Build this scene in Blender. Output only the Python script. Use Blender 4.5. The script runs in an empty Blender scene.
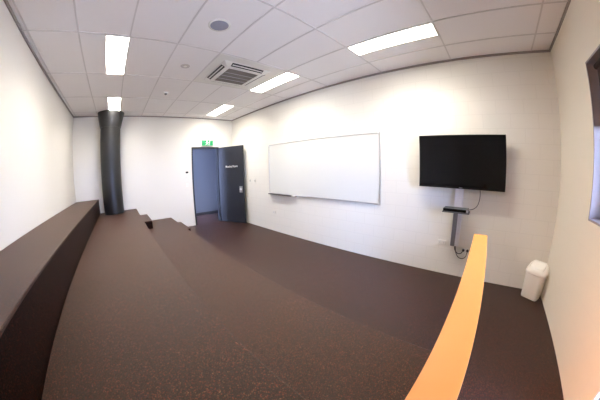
import bpy, bmesh, math, random
from mathutils import Vector, Matrix
random.seed(7)
SC = bpy.context.scene
COL = SC.collection
# ------------------------------------------------------------------ room
L, W, H = 7.898, 4.842, 3.283          # along the seating, across it, up
T = 0.15                                # wall thickness
GY0, GDY = 0.048, 0.616                 # ceiling grid across
GX0, GDX = 0.425, 1.2                   # ceiling grid along
GX = [GX0 + GDX * i for i in range(7)]
GY = [.072] + [GY0 + GDY * i for i in range(1, 8)]
TZ = [0.356, 0.743, 1.107]              # tier heights, lowest first
TY = [2.662, 1.660, 0.635]              # tier front edges, lowest first
TX = 6.780                              # where the tiers end

# ------------------------------------------------------------------ helpers
def setp(o, label=None, cat=None, group=None, kind=None):
    if label: o['label'] = label
    if cat: o['category'] = cat
    if group: o['group'] = group
    if kind: o['kind'] = kind
    return o

def thing(name, label, cat, loc=(0, 0, 0), rz=0.0, group=None, kind=None):
    o = bpy.data.objects.new(name, None)
    COL.objects.link(o)
    o.location = loc
    o.rotation_euler = (0, 0, rz)
    o.empty_display_size = 0.1
    return setp(o, label, cat, group, kind)

def obj(name, bm, m, parent=None, smooth=False, bevel=0.0, segs=2, loc=None):
    bmesh.ops.recalc_face_normals(bm, faces=bm.faces)
    me = bpy.data.meshes.new(name)
    bm.to_mesh(me)
    bm.free()
    o = bpy.data.objects.new(name, me)
    COL.objects.link(o)
    for mm in (m if isinstance(m, (list, tuple)) else [m]):
        me.materials.append(mm)
    if smooth:
        for p in me.polygons:
            p.use_smooth = True
        try:
            me.set_sharp_from_angle(angle=math.radians(35))
        except Exception:
            pass
    if bevel:
        b = o.modifiers.new('bevel', 'BEVEL')
        b.width = bevel
        b.segments = segs
        b.limit_method = 'ANGLE'
    if parent:
        o.parent = parent
    if loc:
        o.location = loc
    return o

def B():
    return bmesh.new()

def box(bm, x0, y0, z0, x1, y1, z1, mi=0):
    v = [bm.verts.new(c) for c in ((x0, y0, z0), (x1, y0, z0), (x1, y1, z0), (x0, y1, z0),
                                   (x0, y0, z1), (x1, y0, z1), (x1, y1, z1), (x0, y1, z1))]
    for f in ((3, 2, 1, 0), (4, 5, 6, 7), (0, 1, 5, 4), (1, 2, 6, 5), (2, 3, 7, 6), (3, 0, 4, 7)):
        bm.faces.new([v[i] for i in f]).material_index = mi
    return v

def bx(*a):
    bm = B()
    box(bm, *a)
    return bm

def loft(bm, rings, cap=True):
    """rings: lists of points of equal length"""
    vs = [[bm.verts.new(p) for p in r] for r in rings]
    n = len(vs[0])
    for a, b in zip(vs[:-1], vs[1:]):
        for i in range(n):
            bm.faces.new((a[i], a[(i + 1) % n], b[(i + 1) % n], b[i]))
    if cap:
        bm.faces.new(vs[0][::-1])
        bm.faces.new(vs[-1])
    return vs

def circ(r, z, n=32, cx=0, cy=0):
    return [(cx + r * math.cos(2 * math.pi * i / n), cy + r * math.sin(2 * math.pi * i / n), z) for i in range(n)]

def lathe(bm, prof, n=32, cx=0, cy=0):
    loft(bm, [circ(r, z, n, cx, cy) for r, z in prof])

def rrect(w, d, z, r, n=5, cx=0, cy=0, zf=None):
    pts = []
    for sx, sy, a0 in ((1, 1, 0), (-1, 1, 90), (-1, -1, 180), (1, -1, 270)):
        for k in range(n + 1):
            a = math.radians(a0 + 90 * k / n)
            x = cx + sx * (w / 2 - r) + r * math.cos(a)
            y = cy + sy * (d / 2 - r) + r * math.sin(a)
            pts.append((x, y, zf(x, y) if zf else z))
    return pts

def tube(bm, pts, r, n=8, sub=6):
    P = [Vector(p) for p in pts]
    out = []
    for i in range(len(P) - 1):            # Catmull-Rom
        p0, p1, p2, p3 = P[max(i - 1, 0)], P[i], P[i + 1], P[min(i + 2, len(P) - 1)]
        for k in range(sub):
            t = k / sub
            out.append(0.5 * ((2 * p1) + (p2 - p0) * t + (2 * p0 - 5 * p1 + 4 * p2 - p3) * t * t + (3 * p1 - p0 - 3 * p2 + p3) * t ** 3))
    out.append(P[-1])
    rings = []
    up = Vector((0.31, 0.87, 0.38))
    for i, p in enumerate(out):
        d = (out[min(i + 1, len(out) - 1)] - out[max(i - 1, 0)]).normalized()
        a = d.cross(up).normalized()
        b = d.cross(a).normalized()
        rings.append([p + r * (math.cos(2 * math.pi * k / n) * a + math.sin(2 * math.pi * k / n) * b) for k in range(n)])
    loft(bm, rings)

# ------------------------------------------------------------------ materials
def newmat(name):
    m = bpy.data.materials.new(name)
    m.use_nodes = True
    nt = m.node_tree
    return m, nt, nt.nodes['Principled BSDF']

def lin(r, g, b):
    f = lambda c: (c / 255 / 12.92) if c / 255 <= 0.04045 else ((c / 255 + 0.055) / 1.055) ** 2.4
    return (f(r), f(g), f(b), 1)

def plain(name, c, rough=0.5, metal=0.0, spec=0.5, noise=0.0, scale=30.0, coat=0.0):
    m, nt, b = newmat(name)
    b.inputs['Base Color'].default_value = c
    b.inputs['Roughness'].default_value = rough
    b.inputs['Metallic'].default_value = metal
    b.inputs['Specular IOR Level'].default_value = spec
    b.inputs['Coat Weight'].default_value = coat
    tc = nt.nodes.new('ShaderNodeTexCoord')
    no = nt.nodes.new('ShaderNodeTexNoise')
    no.inputs['Scale'].default_value = scale
    no.inputs['Detail'].default_value = 3
    nt.links.new(tc.outputs['Object'], no.inputs['Vector'])
    mr = nt.nodes.new('ShaderNodeMapRange')
    mr.inputs['To Min'].default_value = max(rough - 0.04, 0)
    mr.inputs['To Max'].default_value = min(rough + 0.04, 1)
    nt.links.new(no.outputs['Fac'], mr.inputs['Value'])
    nt.links.new(mr.outputs['Result'], b.inputs['Roughness'])
    if noise:
        bp = nt.nodes.new('ShaderNodeBump')
        bp.inputs['Strength'].default_value = noise
        bp.inputs['Distance'].default_value = 0.002
        nt.links.new(no.outputs['Fac'], bp.inputs['Height'])
        nt.links.new(bp.outputs['Normal'], b.inputs['Normal'])
    return m

def block_wall(name, c, axis, js=1.0):
    """painted concrete blockwork 400 x 200: joints as bump and a slightly darker tone"""
    m, nt, b = newmat(name)
    N, K = nt.nodes.new, nt.links.new
    tc = N('ShaderNodeTexCoord')
    sp = N('ShaderNodeSeparateXYZ')
    K(tc.outputs['Object'], sp.inputs[0])
    cb = N('ShaderNodeCombineXYZ')
    K(sp.outputs[axis], cb.inputs[0])
    K(sp.outputs['Z'], cb.inputs[1])
    br = N('ShaderNodeTexBrick')
    br.inputs['Scale'].default_value = 1.0
    br.inputs['Brick Width'].default_value = 0.4
    br.inputs['Row Height'].default_value = 0.2
    br.inputs['Mortar Size'].default_value = 0.006
    br.inputs['Mortar Smooth'].default_value = 0.6
    br.inputs['Color1'].default_value = c
    br.inputs['Color2'].default_value = tuple(x * 0.992 for x in c[:3]) + (1,)
    br.inputs['Mortar'].default_value = tuple(x * (1 - 0.06 * js) for x in c[:3]) + (1,)
    K(cb.outputs[0], br.inputs['Vector'])
    K(br.outputs['Color'], b.inputs['Base Color'])
    no = N('ShaderNodeTexNoise')
    no.inputs['Scale'].default_value = 90
    no.inputs['Detail'].default_value = 5
    K(tc.outputs['Object'], no.inputs['Vector'])
    mx = N('ShaderNodeMath')
    mx.operation = 'MULTIPLY_ADD'
    K(br.outputs['Fac'], mx.inputs[0])
    mx.inputs[1].default_value = -1.0
    K(no.outputs['Fac'], mx.inputs[2])
    bp = N('ShaderNodeBump')
    bp.inputs['Strength'].default_value = 0.19 * js
    bp.inputs['Distance'].default_value = 0.004
    K(mx.outputs[0], bp.inputs['Height'])
    K(bp.outputs['Normal'], b.inputs['Normal'])
    b.inputs['Roughness'].default_value = 0.55
    b.inputs['Specular IOR Level'].default_value = 0.3
    return m

def carpet(name, base, k=1.0, spec=0.5, sheen=0.06):
    m, nt, b = newmat(name)
    N, K = nt.nodes.new, nt.links.new
    tc = N('ShaderNodeTexCoord')
    vo = N('ShaderNodeTexVoronoi')
    vo.inputs['Scale'].default_value = 240
    K(tc.outputs['Object'], vo.inputs['Vector'])
    sp = N('ShaderNodeSeparateColor')
    K(vo.outputs['Color'], sp.inputs[0])
    ramp = N('ShaderNodeValToRGB')
    e = ramp.color_ramp
    e.interpolation = 'CONSTANT'
    stops = [(0.0, base), (0.42, tuple(x * 0.55 for x in base[:3]) + (1,)), (0.66, tuple(x * 1.5 for x in base[:3]) + (1,)),
             (0.83, lin(108, 46, 29)), (0.93, lin(46, 34, 42)), (0.982, lin(125, 88, 62))]
    e.elements[0].position = 0
    e.elements[0].color = stops[0][1]
    e.elements[1].position = stops[1][0]
    e.elements[1].color = stops[1][1]
    for p, c in stops[2:]:
        x = e.elements.new(p)
        x.color = c
    K(sp.outputs[0], ramp.inputs[0])
    no = N('ShaderNodeTexNoise')
    no.inputs['Scale'].default_value = 1.6
    no.inputs['Detail'].default_value = 4
    K(tc.outputs['Object'], no.inputs['Vector'])
    mr = N('ShaderNodeMapRange')
    mr.inputs['To Min'].default_value = 0.8 * k
    mr.inputs['To Max'].default_value = 1.2 * k
    no2 = N('ShaderNodeTexNoise')
    no2.inputs['Scale'].default_value = 34
    no2.inputs['Detail'].default_value = 6
    no2.inputs['Roughness'].default_value = 0.8
    K(tc.outputs['Object'], no2.inputs['Vector'])
    mr2 = N('ShaderNodeMapRange')
    mr2.inputs['From Min'].default_value = 0.3
    mr2.inputs['From Max'].default_value = 0.7
    mr2.inputs['To Min'].default_value = 0.55
    mr2.inputs['To Max'].default_value = 1.45
    K(no2.outputs['Fac'], mr2.inputs['Value'])
    K(no.outputs['Fac'], mr.inputs['Value'])
    mm_ = N('ShaderNodeMath')
    mm_.operation = 'MULTIPLY'
    K(mr.outputs[0], mm_.inputs[0])
    K(mr2.outputs[0], mm_.inputs[1])
    mul = N('ShaderNodeVectorMath')
    mul.operation = 'SCALE'
    K(ramp.outputs[0], mul.inputs[0])
    K(mm_.outputs[0], mul.inputs['Scale'])
    K(mul.outputs[0], b.inputs['Base Color'])
    b.inputs['Roughness'].default_value = 0.4
    b.inputs['Specular IOR Level'].default_value = spec
    b.inputs['Sheen Weight'].default_value = sheen
    b.inputs['Sheen Roughness'].default_value = 0.45
    b.inputs['Sheen Tint'].default_value = (1.0, 0.7, 0.58, 1)
    b.inputs['Specular Tint'].default_value = (1.0, 0.78, 0.62, 1)
    n2 = N('ShaderNodeTexNoise')
    n2.inputs['Scale'].default_value = 260
    n2.inputs['Detail'].default_value = 2
    K(tc.outputs['Object'], n2.inputs['Vector'])
    bp = N('ShaderNodeBump')
    bp.inputs['Strength'].default_value = 0.7
    bp.inputs['Distance'].default_value = 0.006
    K(n2.outputs['Fac'], bp.inputs['Height'])
    K(bp.outputs['Normal'], b.inputs['Normal'])
    return m

def emit(name, c, s, base=(0.8, 0.8, 0.8, 1)):
    m, nt, b = newmat(name)
    b.inputs['Base Color'].default_value = base
    b.inputs['Emission Color'].default_value = c
    b.inputs['Emission Strength'].default_value = s
    return m

def glass_mat():
    m = bpy.data.materials.new('window_glass')
    m.use_nodes = True
    nt = m.node_tree
    nt.nodes.clear()
    N, K = nt.nodes.new, nt.links.new
    out = N('ShaderNodeOutputMaterial')
    tr = N('ShaderNodeBsdfTransparent')
    tr.inputs[0].default_value = (0.93, 0.96, 0.97, 1)
    gl = N('ShaderNodeBsdfGlossy')
    gl.inputs['Roughness'].default_value = 0.02
    fr = N('ShaderNodeFresnel')
    fr.inputs[0].default_value = 1.45
    mx = N('ShaderNodeMixShader')
    K(fr.outputs[0], mx.inputs[0])
    K(tr.outputs[0], mx.inputs[1])
    K(gl.outputs[0], mx.inputs[2])
    K(mx.outputs[0], out.inputs[0])
    return m

PANEL_E = 25.0
LAMP_W = 20.0
LAMP_C = (1.0, 0.93, 0.80)
M = dict(
    plaster=plain('white_plaster', (0.82, 0.805, 0.765, 1), 0.6, spec=0.25, noise=0.08, scale=120),
    leftdim=plain('dimmed_white_plaster', (0.75, 0.73, 0.695, 1), 0.6, spec=0.25, noise=0.08, scale=120),  # same white plaster, greyed so the dimmer left side sits in the colour
    block=block_wall('painted_blockwork', (0.82, 0.805, 0.76, 1), 'X'),
    blockr=block_wall('painted_blockwork_return', (0.80, 0.75, 0.665, 1), 'Y', 0.3),
    tile=plain('mineral_ceiling_tile', (0.90, 0.885, 0.89, 1), 0.9, spec=0.1, noise=0.35, scale=220),
    tbar=plain('ceiling_grid_metal', (0.70, 0.68, 0.68, 1), 0.5),
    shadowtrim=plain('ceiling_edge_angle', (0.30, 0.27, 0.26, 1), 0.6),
    carpet=carpet('speckled_brown_carpet', lin(43, 26, 17)),
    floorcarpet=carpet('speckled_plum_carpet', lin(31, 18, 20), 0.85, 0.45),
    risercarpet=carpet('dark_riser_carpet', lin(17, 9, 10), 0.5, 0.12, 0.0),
    black=plain('black_painted_steel', (0.012, 0.012, 0.013, 1), 0.38, spec=0.5),
    doorpaint=plain('charcoal_door_paint', (0.022, 0.024, 0.033, 1), 0.5, spec=.35),
    framepaint=plain('charcoal_frame_paint', (0.016, 0.017, 0.02, 1), 0.45),
    steel=plain('brushed_steel', (0.62, 0.62, 0.63, 1), 0.35, metal=0.9),
    alu=plain('anodised_aluminium', (0.58, 0.58, 0.60, 1), 0.38, metal=0.7),
    grey=plain('grey_powder_coat', (0.74, 0.74, 0.77, 1), 0.4, metal=0.1),
    board=plain('whiteboard_enamel', (0.72, 0.735, 0.725, 1), 0.16, spec=0.5, coat=0.2),
    tray=plain('grey_tray_plastic', (0.12, 0.12, 0.13, 1), 0.5),
    whiteplastic=plain('white_plastic', (0.88, 0.865, 0.83, 1), 0.35),
    acwhite=plain('off_white_plastic', (0.80, 0.79, 0.75, 1), 0.4),
    acgrille=plain('brown_grey_grille', (0.21, 0.18, 0.16, 1), 0.6),
    dark=plain('dark_void', (0.01, 0.01, 0.01, 1), 0.6),
    orange=plain('orange_laminate', lin(226, 139, 64), 0.35, spec=0.45),
    screen=plain('television_screen', (0.0015, 0.0015, 0.002, 1), 0.06, spec=0.22),
    bezel=plain('gloss_black_bezel', (0.004, 0.004, 0.005, 1), 0.25, spec=.3),
    speaker=plain('speaker_mesh_grey', (0.28, 0.29, 0.35, 1), 0.6),
    winframe=plain('grey_window_frame', (0.20, 0.17, 0.17, 1), 0.45),
    lining=plain('grey_reveal_lining', (0.30, 0.275, 0.29, 1), 0.5),
    whiteframe=plain('white_door_frame', (0.82, 0.82, 0.82, 1), 0.4),
    blind=plain('dark_blind_fabric', (0.035, 0.022, 0.02, 1), 0.8),
    green=emit('exit_sign_green', lin(0, 165, 95), 0.5, lin(0, 120, 70)),
    signwhite=emit('exit_sign_white', (0.85, 1.0, 0.93, 1), 0.6),
    letter=plain('white_lettering', (0.8, 0.8, 0.8, 1), 0.5),
    lcd=plain('dark_display', (0.03, 0.03, 0.035, 1), 0.2),
    corridor=plain('corridor_paint', (0.12, 0.125, 0.14, 1), 0.6),
    skirt=plain('dark_skirting', (0.02, 0.017, 0.018, 1), 0.5),
    paving=plain('pale_concrete_paving', (0.55, 0.55, 0.55, 1), 0.8, noise=0.4, scale=40),
    diffuser=emit('light_diffuser', (1.0, 0.93, 0.81, 1), PANEL_E),
    glass=glass_mat(),
)

def struct(name, bm, m, label, cat, parent=None, **k):
    o = obj(name, bm, m, parent, **k)
    if parent is None:
        setp(o, label, cat, kind='structure')
    return o

# ------------------------------------------------------------------ the shell
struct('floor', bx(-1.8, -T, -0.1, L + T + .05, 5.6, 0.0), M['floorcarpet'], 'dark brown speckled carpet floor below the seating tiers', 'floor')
struct('ceiling', bx(-T, -T, H, L + 0.2, W + T, H + 0.1), M['tile'], 'suspended ceiling of pale tiles over the whole room', 'ceiling')
struct('wall_left', bx(-T, -T, 0, L + 0.2, 0, H), M['leftdim'], 'plain white wall behind the top seating tier', 'wall')
DY0, DY1, DZ = 3.432, 4.352, 2.372     # doorway in the far wall
bm = B()
box(bm, -T, 0, 0, 0, DY0, H)
box(bm, -T, DY1, 0, 0, W + T, H)
box(bm, -T, DY0, DZ, 0, DY1, H)
struct('wall_back', bm, M['plaster'], 'white end wall with the open charcoal door and black column', 'wall')
struct('wall_front', bx(-T, W, 0, L + 0.2, W + T, H), M['block'], 'painted white blockwork wall carrying whiteboard and television', 'wall')
WY0, WY1, WZ0, WZ1 = 2.80, 3.735, 1.25, 2.625   # window opening in the near end wall
GY0_, GY1_, GZ1 = 1.70, 2.655, 2.25             # glazed door opening
bm = B()
X0, X1 = L, L + 0.2
box(bm, X0, WY1, 0, X1, W + T, H)
box(bm, X0, WY0, 0, X1, WY1, WZ0)
box(bm, X0, WY0, WZ1, X1, WY1, H)
box(bm, X0, GY1_, 0, X1, WY0, H)
box(bm, X0, GY0_, GZ1, X1, GY1_, H)
box(bm, X0, -T, 0, X1, GY0_, H)
bmesh.ops.remove_doubles(bm, verts=bm.verts, dist=1e-5)
struct('wall_right', bm, M['blockr'], 'cream blockwork end wall with the blind-shaded window', 'wall')

# ceiling grid: lines along the room and across it
bm = B()
for i, y in enumerate(GY):
    if i == 5:                           # broken by the air conditioner's backing panel
        box(bm, 0, y - .009, H - .006, GX[2], y + .009, H + .001)
        box(bm, GX[3], y - .009, H - .006, L, y + .009, H + .001)
    else:
        box(bm, 0, y - .009, H - .006, L, y + .009, H + .001)
ysegs = [0] + GY + [W]
for x in GX:
    for a, b in zip(ysegs[:-1], ysegs[1:]):
        box(bm, x - .009, a + .009, H - .006, x + .009, b - .009, H + .001)
struct('trim_1', bm, M['tbar'], 'grey metal grid lines between the ceiling tiles', 'ceiling grid')
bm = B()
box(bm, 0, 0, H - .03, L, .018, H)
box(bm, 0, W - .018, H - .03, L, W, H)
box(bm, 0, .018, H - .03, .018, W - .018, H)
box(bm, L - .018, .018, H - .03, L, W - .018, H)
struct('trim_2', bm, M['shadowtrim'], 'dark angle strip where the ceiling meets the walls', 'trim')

# corridor beyond the doorway, lit by daylight from its open end
CX = -1.42
struct('wall_corridor', bx(CX - .1, 1.2, 0, CX, 5.6, 2.7), M['corridor'], 'blue grey corridor wall seen through the doorway', 'wall')
struct('wall_corridor_end', bx(CX, 5.0, 0, -T, 5.1, 2.7), M['corridor'], 'short end wall closing the corridor past the door', 'wall')
struct('ceiling_corridor', bx(CX - .1, 1.2, 2.7, -T, 5.6, 2.8), M['plaster'], 'corridor ceiling beyond the doorway', 'ceiling')
struct('baseboard_corridor', bx(CX, 1.2, 0, CX + .012, 5.0, .11), M['skirt'], 'dark skirting along the corridor wall', 'baseboard')
struct('ground', bx(L + .25, -25, -.12, 40, 30, -.03), M['paving'], 'pale concrete paving outside the window wall', 'ground')

# ------------------------------------------------------------------ seating tiers
def tier(y0, y1, z, x1, label, zb=0.0, name='seating_tier', cat='tier', group=None):
    t = thing(name, label, cat, (0.002, y0, 0), group=group)
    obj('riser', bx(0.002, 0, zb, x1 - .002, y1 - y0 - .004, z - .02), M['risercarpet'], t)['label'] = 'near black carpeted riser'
    obj('tread', bx(0.0, 0, z - .02, x1, y1 - y0, z), M['carpet'], t, bevel=.006)
    return t
tier(0.003, TY[2], TZ[2], TX, 'highest carpeted seating tier running along the plain left wall')
tier(TY[2], TY[1], TZ[1], TX, 'middle carpeted seating tier with the black column standing on it')
tier(TY[1], TY[0], TZ[0], TX, 'lowest carpeted seating tier rising straight from the floor')
def half_step(y0, d, z0, z1, x1, label):
    t = thing('half_step', label, 'step', (0, y0, z0))
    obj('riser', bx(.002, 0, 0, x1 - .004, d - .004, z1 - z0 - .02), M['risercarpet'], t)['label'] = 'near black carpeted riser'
    obj('tread', bx(0, 0, z1 - z0 - .02, x1, d, z1 - z0), M['carpet'], t, bevel=.006)
half_step(TY[1], .29, TZ[0], .55, 1.10, 'upper carpeted half step between lowest and middle tiers by the end wall')
half_step(TY[0], .29, 0.0, .18, 1.0, 'lower carpeted half step from floor to lowest tier by the door')

# orange balustrade at the open end of the tiers
t = thing('balustrade', 'long orange balustrade across the end of the tiers', 'balustrade', (TX, 0, 0))
obj('panel', bx(.008, 0.005, 0, .082, 2.86, 1.17), M['orange'], t, bevel=.004)
obj('capping', bx(-.0005, 0.005, 1.17, .0905, 2.875, 1.20), M['orange'], t, bevel=.0015)

# black column
t = thing('black_column', 'black round column with flared top on the middle tier', 'column', (0.375, 1.045, TZ[1]))
bm = B()
lathe(bm, [(.262, 0), (.262, 2.866 - TZ[1])], 48)
obj('shaft', bm, M['black'], t, smooth=True)
bm = B()
lathe(bm, [(.262, 2.866 - TZ[1]), (.272, 2.868 - TZ[1]), (.352, 3.248 - TZ[1]), (.352, H - .032 - TZ[1])], 48)
obj('flared_head', bm, M['black'], t, smooth=True)

# ------------------------------------------------------------------ ceiling fittings
def ceiling_light(x0, y0, label):
    t = thing('ceiling_light', label, 'ceiling light', (x0, y0, H), group='recessed strip lights')
    x1, y1 = GDX - .024, .30
    bm = B()
    box(bm, 0, 0, -.010, x1, .012, 0)
    box(bm, 0, y1 - .012, -.010, x1, y1, 0)
    box(bm, 0, .012, -.010, .012, y1 - .012, 0)
    box(bm, x1 - .012, .012, -.010, x1, y1 - .012, 0)
    obj('frame', bm, M['acwhite'], t)
    la = bpy.data.lights.new('lamp_glow', 'AREA')
    la.shape = 'RECTANGLE'
    la.size, la.size_y = x1 - .03, y1 - .03
    la.spread = math.radians(140)
    la.energy = LAMP_W
    la.color = LAMP_C
    lo = bpy.data.objects.new('lamp_glow', la)
    COL.objects.link(lo)
    lo.parent = t
    lo.location = (x1 / 2, y1 / 2, -.0085)
    obj('diffuser', bx(.012, .012, -.007, x1 - .012, y1 - .012, -.001), M['diffuser'], t)
    return t
ly, ry = GY[2] - .312, GY[6] + .012
ly = .985
ceiling_light(GX[0] + .012, ly, 'strip ceiling light above the black column')
ceiling_light(GX[2] + .012, ly, 'strip ceiling light next along from the one above the column')
ceiling_light(GX[0] + .012, ry, 'strip ceiling light in front of the door, smallest of its row')
ceiling_light(GX[2] + .012, ry, 'strip ceiling light beside the air conditioner')
ceiling_light(GX[4] + .012, ry, 'largest strip ceiling light, nearest the television')

# air conditioner cassette
ax, ay = GX[2] + .6, GY[5] - .03
t = thing('air_conditioner', 'square white ceiling cassette air conditioner with brown grille', 'air conditioner', (ax, ay, H))
obj('backing_panel', bx(-.585, GY[4] + .014 - ay, -.008, .585, GY[6] - .014 - ay, 0), M['acwhite'], t)
bm = B()
o_, s_, i_ = .43, .40, .275
zt, zb_ = -.008, -.045
# slanted skirt, flat fascia, brown intake grille, an outlet slot with a vane in each slanted side
zt, zb_ = -.008, -.056
h0, h1 = .43, .345
sq = lambda a, z: [(-a, -a, z), (a, -a, z), (a, a, z), (-a, a, z)]
loft(bm, [sq(h0, zt), sq(h0, zt - .008), sq(h1, zb_)])
obj('fascia', bm, M['acwhite'], t, bevel=.004)
bm = B()
box(bm, -.275, -.275, zb_ - .004, .275, .275, zb_ + .002)
for k in range(46):
    y = -.268 + .536 * k / 45
    box(bm, -.27, y - .0025, zb_ - .007, .27, y + .0025, zb_ - .004)
obj('intake_grille', bm, M['acgrille'], t)
for k in (-1, 0, 1):
    obj('grille_rib', bx(k * .135 - .004, -.275, zb_ - .011, k * .135 + .004, .275, zb_ - .007), M['alu'], t)
sl = math.atan2(h0 - h1, -(zb_ - zt + .008))
for r in range(4):
    v = obj('outlet_slot', bx(-.29, -.036, -.002, .29, .036, .003), M['dark'], t)
    ang = r * math.pi / 2
    dist = (h0 + h1) / 2
    v.matrix_local = Matrix.Rotation(ang, 4, 'Z') @ Matrix.Translation((0, -dist, (zt - .008 + zb_) / 2 - .001)) @ Matrix.Rotation(-math.atan2(-(zb_ - zt + .008), h0 - h1), 4, 'X')
    f = obj('outlet_vane', bx(-.275, -.009, -.008, .275, .009, -.003), M['acwhite'], v)

# ceiling speaker, detector, flat plate
t = thing('ceiling_speaker', 'round grey speaker in the ceiling tile before the air conditioner', 'speaker', (GX[3] + .6, GY[3] + .305, H))
bm = B(); lathe(bm, [(.128, 0), (.128, -.006), (.118, -.011), (.104, -.011), (.104, -.004)], 40)
obj('rim', bm, M['acwhite'], t, smooth=True)
bm = B(); lathe(bm, [(.105, -.003), (.104, -.008), (.07, -.012), (.02, -.014)], 40)
obj('mesh_cover', bm, M['speaker'], t, smooth=True)
t = thing('smoke_detector', 'small white detector with dark tip on the ceiling near the door', 'smoke detector', (2.06, 2.185, H))
bm = B(); lathe(bm, [(.055, 0), (.055, -.012), (.045, -.022)], 28)
obj('base', bm, M['acwhite'], t, smooth=True)
bm = B(); lathe(bm, [(.03, -.022), (.028, -.042), (.018, -.05)], 24)
obj('sensor_head', bm, M['tray'], t, smooth=True)
t = thing('ceiling_cover_plate', 'faint round cover plate in the tile beside the air conditioner', 'cover plate', (3.40, 2.195, H))
bm = B(); lathe(bm, [(.075, 0), (.072, -.006), (.05, -.008)], 28)
obj('plate', bm, plain('warm_grey_plastic', (.52, .49, .50, 1), .5), t, smooth=True)
bm = B(); lathe(bm, [(.03, -.008), (.028, -.014), (.02, -.015)], 20)
obj('centre_cap', bm, M['acwhite'], t, smooth=True)

# ------------------------------------------------------------------ doorway
d = thing('door_1', 'charcoal door standing open against the blockwork wall', 'door', (0, DY1, 0), kind='structure')
bm = B()
f = .045
box(bm, -T - .01, DY0 - DY1, 0, .012, DY0 - DY1 + f, DZ)
box(bm, -T - .01, -f, 0, .012, 0, DZ)
box(bm, -T - .01, DY0 - DY1 + f, DZ - f, .012, -f, DZ)
obj('door_frame', bm, M['framepaint'], d)
LEAF = .965
lf = obj('door_leaf', bx(0.0, -.04, .012, LEAF, 0, DZ - .03), M['doorpaint'], d, bevel=.003)
lf.location = (.03, .005, 0)
lf.rotation_euler = (0, 0, math.radians(24.5))
pl = obj('lock_plate', bx(LEAF - .155, -.052, .94, LEAF - .045, -.04, 1.125), M['steel'], lf, bevel=.004)
lv = B()
lathe(lv, [(.030, 0), (.030, .012), (.018, .016), (.018, .045), (.012, .05)], 24)
lv = obj('lock_cylinder', lv, M['grey'], lf, smooth=True)
lv.location = (LEAF - .10, -.052, 1.035)
lv.rotation_euler = (math.pi / 2, 0, 0)
for zz in (.25, 1.18, 2.1):
    bm = B(); lathe(bm, [(.011, zz), (.011, zz + .1)], 14, 0, .006)
    obj('hinge', bm, M['steel'], lf)
cu = bpy.data.curves.new('sign_lettering', 'FONT')
cu.body = 'Meeting Room'
cu.size = .088
cu.extrude = .001
cu.offset = .0004
tmp = bpy.data.objects.new('tmp', cu)
COL.objects.link(tmp)
dg = bpy.context.evaluated_depsgraph_get()
me = bpy.data.meshes.new_from_object(tmp.evaluated_get(dg))
bpy.data.objects.remove(tmp)
wid = max(v.co.x for v in me.vertices)
for v in me.vertices:
    x, z = v.co.x * .47 / wid, v.co.y
    v.co = (.29 + x, -.0412 - v.co.z, 1.70 + z)
me.materials.clear()
me.materials.append(M['letter'])
tx = bpy.data.objects.new('sign_lettering', me)
COL.objects.link(tx)
tx.parent = lf
tx['label'] = 'white room name lettering'

# exit sign above the door
t = thing('exit_sign', 'green exit sign with white running man above the doorway', 'exit sign', (0.0, 3.945, 2.395))
obj('casing', bx(0, -.205, 0, .05, .205, .20), M['whiteplastic'], t, bevel=.006)
obj('face', bx(.05, -.19, .014, .053, .19, .186), M['green'], t)
bm = B()
def quad(pts):                           # flat pictogram pieces; u runs to the viewer's right
    a = [bm.verts.new((.0534, u, z)) for u, z in pts]
    b = [bm.verts.new((.0552, u, z)) for u, z in pts]
    n = len(pts)
    bm.faces.new(b); bm.faces.new(a[::-1])
    for i in range(n):
        bm.faces.new((a[i], a[(i + 1) % n], b[(i + 1) % n], b[i]))
quad([(.012 * math.cos(k * .7) * 1.2 - .012, .160 + .014 * math.sin(k * .7)) for k in range(9)])
quad([(-.040, .132), (-.018, .145), (.012, .138), (.006, .088), (-.026, .084)])
quad([(-.038, .132), (-.062, .104), (-.054, .097), (-.028, .120)])
quad([(.008, .138), (.044, .112), (.039, .103), (.006, .120)])
quad([(-.026, .090), (-.012, .086), (-.026, .055), (-.062, .036), (-.066, .046), (-.036, .064)])
quad([(-.008, .088), (.008, .090), (.034, .062), (.024, .026), (.013, .026), (.019, .058)])
quad([(.070, .024), (.080, .024), (.080, .176), (.070, .176)])
quad([(.080, .168), (.130, .168), (.130, .176), (.080, .176)])
obj('running_man_symbol', bm, M['signwhite'], t)

# controls on the end wall beside the door
t = thing('wall_controller', 'small white wall controller with dark display beside the doorway', 'wall controller', (0, 3.262, 1.505))
obj('casing', bx(0, -.058, 0, .022, .058, .17), M['whiteplastic'], t, bevel=.006)
obj('display', bx(.022, -.042, .09, .0235, .042, .145), M['lcd'], t)
bm = B()
for k in (-1, 0, 1):
    box(bm, .022, k * .028 - .009, .03, .025, k * .028 + .009, .045)
obj('buttons', bm, M['alu'], t)
t = thing('light_switch', 'white wall switch below the controller at the doorway', 'switch', (0, 3.255, 1.19))
obj('plate', bx(0, -.036, 0, .009, .036, .115), M['whiteplastic'], t, bevel=.004)
obj('rocker', bx(.009, -.012, .04, .014, .012, .075), M['acwhite'], t, bevel=.002)

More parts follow.
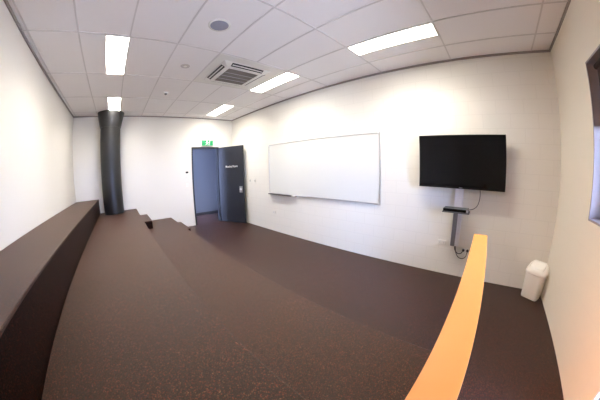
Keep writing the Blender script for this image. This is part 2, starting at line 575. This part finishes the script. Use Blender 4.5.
# ------------------------------------------------------------------ blockwork wall fittings
def wall_plate(name, label, cat, x, z, w, h, group=None):
    t = thing(name, label, cat, (x, W, z), group=group)
    obj('plate', bx(-w / 2, -.011, 0, w / 2, 0, h), M['acwhite'], t, bevel=.004)
    return t
for x, lab in ((1.115, 'white wall switch beside the open door, closer to the door'), (1.375, 'white wall switch beside the open door, closer to the whiteboard')):
    t = wall_plate('light_switch', lab, 'switch', x, 1.225, .078, .118)
    obj('rocker', bx(-.016, -.017, .035, .016, -.011, .083), plain('grey_rocker', (.35, .35, .34, 1), .4), t, bevel=.002)
t = wall_plate('aerial_socket', 'small white socket with dark hole below the whiteboard', 'socket', 2.20, .465, .115, .075)
bm = B(); lathe(bm, [(.017, 0), (.017, .008), (.011, .010)], 20)
c = obj('jack', bm, M['grey'], t, smooth=True); c.location = (-.015, -.011, .037); c.rotation_euler = (math.pi / 2, 0, 0)

WX0, WX1, WB, WT = 2.06, 5.11, .979, 2.215
t = thing('whiteboard', 'large wide whiteboard with thin aluminium frame on the wall', 'whiteboard', (WX0, W, WB))
ww, wh = WX1 - WX0, WT - WB
obj('writing_surface', bx(.012, -.022, .012, ww - .012, -.004, wh - .012), M['board'], t)
bm = B()
e = .022
box(bm, 0, -.03, 0, ww, 0, e)
box(bm, 0, -.03, wh - e, ww, 0, wh)
box(bm, 0, -.03, e, e, 0, wh - e)
box(bm, ww - e, -.03, e, ww, 0, wh - e)
obj('frame', bm, M['alu'], t, bevel=.003)
for cx in (0, ww):
    for cz in (0, wh):
        s, q = (1 if cx == 0 else -1), (1 if cz == 0 else -1)
        a, b = sorted((cx - .003 * s, cx + .034 * s)); c_, d_ = sorted((cz - .003 * q, cz + .034 * q))
        obj('corner_cap', bx(a, -.034, c_, b, .0, d_), M['grey'], t, bevel=.005)
bm = B()
box(bm, .03, -.085, -.014, .98, -.0, -.004)
box(bm, .03, -.09, -.014, .98, -.083, .008)
obj('pen_tray', bm, M['tray'], t)
obj('tray_end', bx(.90, -.095, -.016, 1.0, -.0, .016), M['grey'], t, bevel=.005)

# television and what carries it
TVX0, TVX1, TVZ0, TVZ1, TVY = 5.842, 7.110, 1.348, 2.095, W - .15
t = thing('television', 'large black flat screen television above the wall column', 'television', ((TVX0 + TVX1) / 2, TVY, TVZ0))
tw, th = (TVX1 - TVX0), TVZ1 - TVZ0
obj('body', bx(-tw / 2 + .004, .012, .004, tw / 2 - .004, .048, th - .004), M['bezel'], t, bevel=.008)
bm = B()
e = .016
box(bm, -tw / 2, 0, 0, tw / 2, .014, e + .008)
box(bm, -tw / 2, 0, th - e, tw / 2, .014, th)
box(bm, -tw / 2, 0, e + .008, -tw / 2 + e, .014, th - e)
box(bm, tw / 2 - e, 0, e + .008, tw / 2, .014, th - e)
obj('bezel', bm, M['bezel'], t, bevel=.003)
obj('screen', bx(-tw / 2 + e, .003, e + .008, tw / 2 - e, .013, th - e), M['screen'], t)
obj('back_housing', bx(-.42, .048, .10, .42, .075, .58), M['bezel'], t, bevel=.01)
obj('badge', bx(-.025, -.0012, .008, .025, .0, .016), M['steel'], t)

cxm = 6.445
t = thing('television_mount', 'grey metal wall column below the television with a shelf', 'mount', (cxm, W, .49))
bm = B()
for x0, x1 in ((-.066, -.052), (.052, .066)):
    box(bm, x0, -.055, 0, x1, 0, 1.30)
box(bm, -.052, -.055, 0, .052, -.045, 1.30)
obj('channel', bm, M['grey'], t, bevel=.004)
obj('shade_strip', bx(-.060, -.066, .0, .008, -.055, .53), plain('mid_grey_shade', (.20, .19, .21, 1), .45), t, bevel=.004)  # darker strip puts the column's shaded left part into the colour
obj('head_plate', bx(-.20, -.075, 1.0, .20, -.055, 1.30), M['grey'], t, bevel=.004)
sh = obj('shelf', bx(-.20, -.30, .535, .19, -.062, .548), M['tray'], t, bevel=.003)
bm = B()
box(bm, -.05, -.26, .522, -.035, -.055, .535)
box(bm, .035, -.26, .522, .05, -.055, .535)
obj('shelf_arm', bm, M['grey'], t)

t = thing('media_player', 'slim black media player on the shelf below the television', 'media player', (cxm - .005, W - .185, .49 + .548))
obj('casing', bx(-.185, -.105, .004, .175, .10, .044), plain('dark_green_grey_case', (.05, .055, .05, 1), .35, metal=.3), t, bevel=.004)
obj('front_panel', bx(-.183, -.109, .006, .173, -.105, .042), M['bezel'], t)
obj('end_cap', bx(.150, -.112, .006, .176, -.109, .042), M['alu'], t)
for sx in (-.15, .14):
    for sy in (-.08, .07):
        obj('rubber_foot', bx(sx - .01, sy - .01, 0, sx + .01, sy + .01, .004), M['tray'], t)

bm = B()
tube(bm, [(6.72, W - .085, 1.44), (6.752, W - .07, 1.36), (6.760, W - .06, 1.24), (6.735, W - .06, 1.13), (6.68, W - .08, 1.075), (6.600, W - .12, 1.058)], .0055)
setp(obj('video_cable', bm, M['tray'], smooth=True), 'dark cable curving from the television down to the media player', 'cable')
bm = B()
tube(bm, [(6.80, W - .06, 1.42), (6.835, W - .03, 1.37), (6.83, W - .012, 1.30), (6.77, W - .008, 1.275), (6.70, W - .008, 1.29), (6.60, W - .05, 1.33), (6.56, W - .065, 1.37)], .004)
setp(obj('thin_cable', bm, M['acwhite'], smooth=True), 'thin pale cable looping under the right part of the television', 'cable')

t = thing('power_outlet', 'white double power outlet left of the wall column', 'power outlet', (6.242, W, .468))
obj('plate', bx(-.064, -.011, 0, .064, 0, .075), M['acwhite'], t, bevel=.004)
for s in (-1, 1):
    bm = B()
    for dx, r in ((-.008, .5), (.008, -.5), (0, 0)):
        box(bm, s * .032 + dx - .0015, -.0125, .022 if r == 0 else .034, s * .032 + dx + .0015, -.011, .031 if r == 0 else .043)
    obj('socket', bm, M['tray'], t)
    obj('rocker', bx(s * .032 - .007, -.0145, .054, s * .032 + .007, -.011, .066), M['grey'], t)
t = thing('power_outlet', 'white power outlet holding two black plugs by the wall column', 'power outlet', (6.635, W, .405))
obj('plate', bx(-.064, -.011, 0, .064, 0, .075), M['acwhite'], t, bevel=.004)
for s, lab, pts in ((-1, 'black plug and cord in outlet, closer to the wall column',
                     [(6.60, W - .05, .435), (6.57, W - .055, .395), (6.52, W - .04, .385), (6.47, W - .035, .43), (6.455, W - .03, .50)]),
                    (1, 'black plug and cord in outlet, farther from the wall column',
                     [(6.668, W - .05, .435), (6.655, W - .06, .36), (6.60, W - .05, .315), (6.53, W - .04, .335), (6.485, W - .035, .41), (6.468, W - .03, .50)])):
    k = thing('plug_lead', lab, 'power lead', (0, 0, 0))
    bm = B()
    lathe(bm, [(.020, 0), (.021, .02), (.013, .038)], 20)
    g = obj('plug', bm, M['black'], k, smooth=True)
    g.location = (6.635 + s * .032, W - .0115, .44)
    g.rotation_euler = (math.pi / 2, 0, 0)
    bm = B(); tube(bm, pts, .006)
    obj('cord', bm, M['black'], k, smooth=True)

# swing bin in the corner
t = thing('swing_bin', 'white plastic swing top bin in the corner below the television wall end', 'bin', (7.722, 4.632, 0), math.radians(-31))
bm = B()
loft(bm, [rrect(.238, .160, 0, .035), rrect(.248, .170, .012, .04), rrect(.274, .200, .365, .045)])
obj('body', bm, M['whiteplastic'], t, smooth=True)
bm = B()
zf = lambda x, y: .432 + (y + .1) * .36 - 2.2 * x * x
loft(bm, [rrect(.278, .206, .348, .06), rrect(.300, .222, .354, .066), rrect(.302, .224, 0, .068, zf=lambda x, y: zf(x, y) - .030), rrect(.292, .214, 0, .066, zf=lambda x, y: zf(x, y) - .006),
          rrect(.250, .184, 0, .045, zf=lambda x, y: zf(x, y) + .004), rrect(.226, .160, 0, .04, zf=lambda x, y: zf(x, y) + .004), rrect(.222, .156, 0, .038, zf=lambda x, y: zf(x, y) - .006)])
obj('lid', bm, M['whiteplastic'], t, smooth=True)
bm = B()
loft(bm, [rrect(.214, .148, 0, .036, zf=lambda x, y: zf(x, y) - .006), rrect(.214, .148, 0, .036, zf=lambda x, y: zf(x, y) + .001), rrect(.19, .12, 0, .03, zf=lambda x, y: zf(x, y) + .008)])
obj('swing_flap', bm, M['whiteplastic'], t, smooth=True)
obj('badge', bx(-.06, -.084, .045, -.03, -.079, .052), M['grey'], t)

# ------------------------------------------------------------------ window and glazed door
wn = thing('window_1', 'deep set window with half drawn dark blind', 'window', (L, WY0, WZ0), kind='structure')
w_, h_ = WY1 - WY0, WZ1 - WZ0
bm = B()
a, b, f = .12, .17, .045
box(bm, a, 0, 0, b, w_, f); box(bm, a, 0, h_ - f, b, w_, h_)
box(bm, a, 0, f, b, f, h_ - f); box(bm, a, w_ - f, f, b, w_, h_ - f)
obj('window_frame', bm, M['winframe'], wn)
bm = B()
box(bm, -.006, -.001, -.012, .12, w_ + .001, .006)
box(bm, -.006, -.001, h_ - .006, .12, w_ + .001, h_ + .012)
box(bm, -.006, -.012, -.012, .12, .004, h_ + .012)
box(bm, -.006, w_ - .004, -.012, .12, w_ + .012, h_ + .012)
obj('reveal_lining', bm, M['lining'], wn)
obj('window_glass', bx(.14, f, f, .146, w_ - f, h_ - f), M['glass'], wn)
bl = obj('roller_blind', bx(.085, .02, h_ - .56, .089, w_ - .02, h_ - .03), M['blind'], wn)
obj('bottom_rail', bx(.079, .02, h_ - .585, .095, w_ - .02, h_ - .56), M['winframe'], bl)
bm = B()
n = 20
loft(bm, [[(.087 + .028 * math.cos(2 * math.pi * i / n), y, h_ - .034 + .028 * math.sin(2 * math.pi * i / n)) for i in range(n)] for y in (.01, w_ - .01)])
obj('blind_roll', bm, M['blind'], bl, smooth=True)
dn = thing('door_2', 'bright glazed outside door in the window wall beside the balustrade', 'door', (L, GY0_, 0), kind='structure')
w_, h_ = GY1_ - GY0_, GZ1
bm = B()
a, b, f = .0, .05, .05
box(bm, a, 0, 0, b, w_, .05); box(bm, a, 0, h_ - f, b, w_, h_)
box(bm, a, 0, .05, b, f, h_ - f); box(bm, a, w_ - .02, .05, b, w_, h_ - f)
obj('door_frame', bm, M['whiteframe'], dn)
obj('door_glass', bx(.022, f, .05, .03, w_ - .02, h_ - f), M['glass'], dn)
bm = B(); lathe(bm, [(.012, .85), (.012, 1.25)], 14, -.03, .09)
box(bm, -.03, .084, .90, .001, .096, .912); box(bm, -.03, .084, 1.19, .001, .096, 1.202)
obj('pull_handle', bm, M['steel'], dn)

# ------------------------------------------------------------------ sky
wd = bpy.data.worlds.new('sky')
SC.world = wd
wd.use_nodes = True
nt = wd.node_tree
bg = nt.nodes['Background']
bg.inputs[0].default_value = (0.46, 0.58, 1.0, 1)
bg.inputs[1].default_value = 52.0

sun = bpy.data.lights.new('sun', 'SUN')
sun.energy = 130
sun.angle = math.radians(0.6)
sun.color = (1.0, 0.95, 0.88)
so = bpy.data.objects.new('sun', sun)
COL.objects.link(so)
so.rotation_euler = Vector((.25, -.6, -.75)).to_track_quat('-Z', 'Y').to_euler()

# ------------------------------------------------------------------ camera: the wide fisheye the photograph was taken with
cam = bpy.data.cameras.new('camera')
co = bpy.data.objects.new('camera', cam)
COL.objects.link(co)
SC.camera = co
cam.type = 'PANO'
cam.panorama_type = 'FISHEYE_LENS_POLYNOMIAL'
cam.sensor_width = 36
cam.sensor_height = 24
cam.sensor_fit = 'HORIZONTAL'
cam.fisheye_fov = math.radians(180)
K = [0.002050820007852715, 0.06993256783159382, 0.0006003069868786655, -4.4670491912956675e-05, 3.382253297018467e-07]
for i, k in enumerate(K):
    setattr(cam, 'fisheye_polynomial_k%d' % i, -k)
cam.clip_start = .02
yaw, pitch, roll = 2.3683981, -0.1377285, -0.0198846
fwd = Vector((math.cos(yaw) * math.cos(pitch), math.sin(yaw) * math.cos(pitch), math.sin(pitch)))
right = Vector((math.sin(yaw), -math.cos(yaw), 0))
up = right.cross(fwd)
r2 = math.cos(roll) * right + math.sin(roll) * up
u2 = -math.sin(roll) * right + math.cos(roll) * up
R = Matrix((r2, u2, -fwd)).transposed()
co.matrix_world = Matrix.Translation((6.81983, 1.25968, 1.60382)) @ R.to_4x4()

SC.view_settings.view_transform = 'Standard'
SC.view_settings.look = 'None'
SC.view_settings.gamma = 1
SC.view_settings.use_curve_mapping = False
SC.view_settings.exposure = 0.13
SC.cycles.max_bounces = 10
SC.cycles.diffuse_bounces = 8
SC.cycles.sample_clamp_indirect = 8
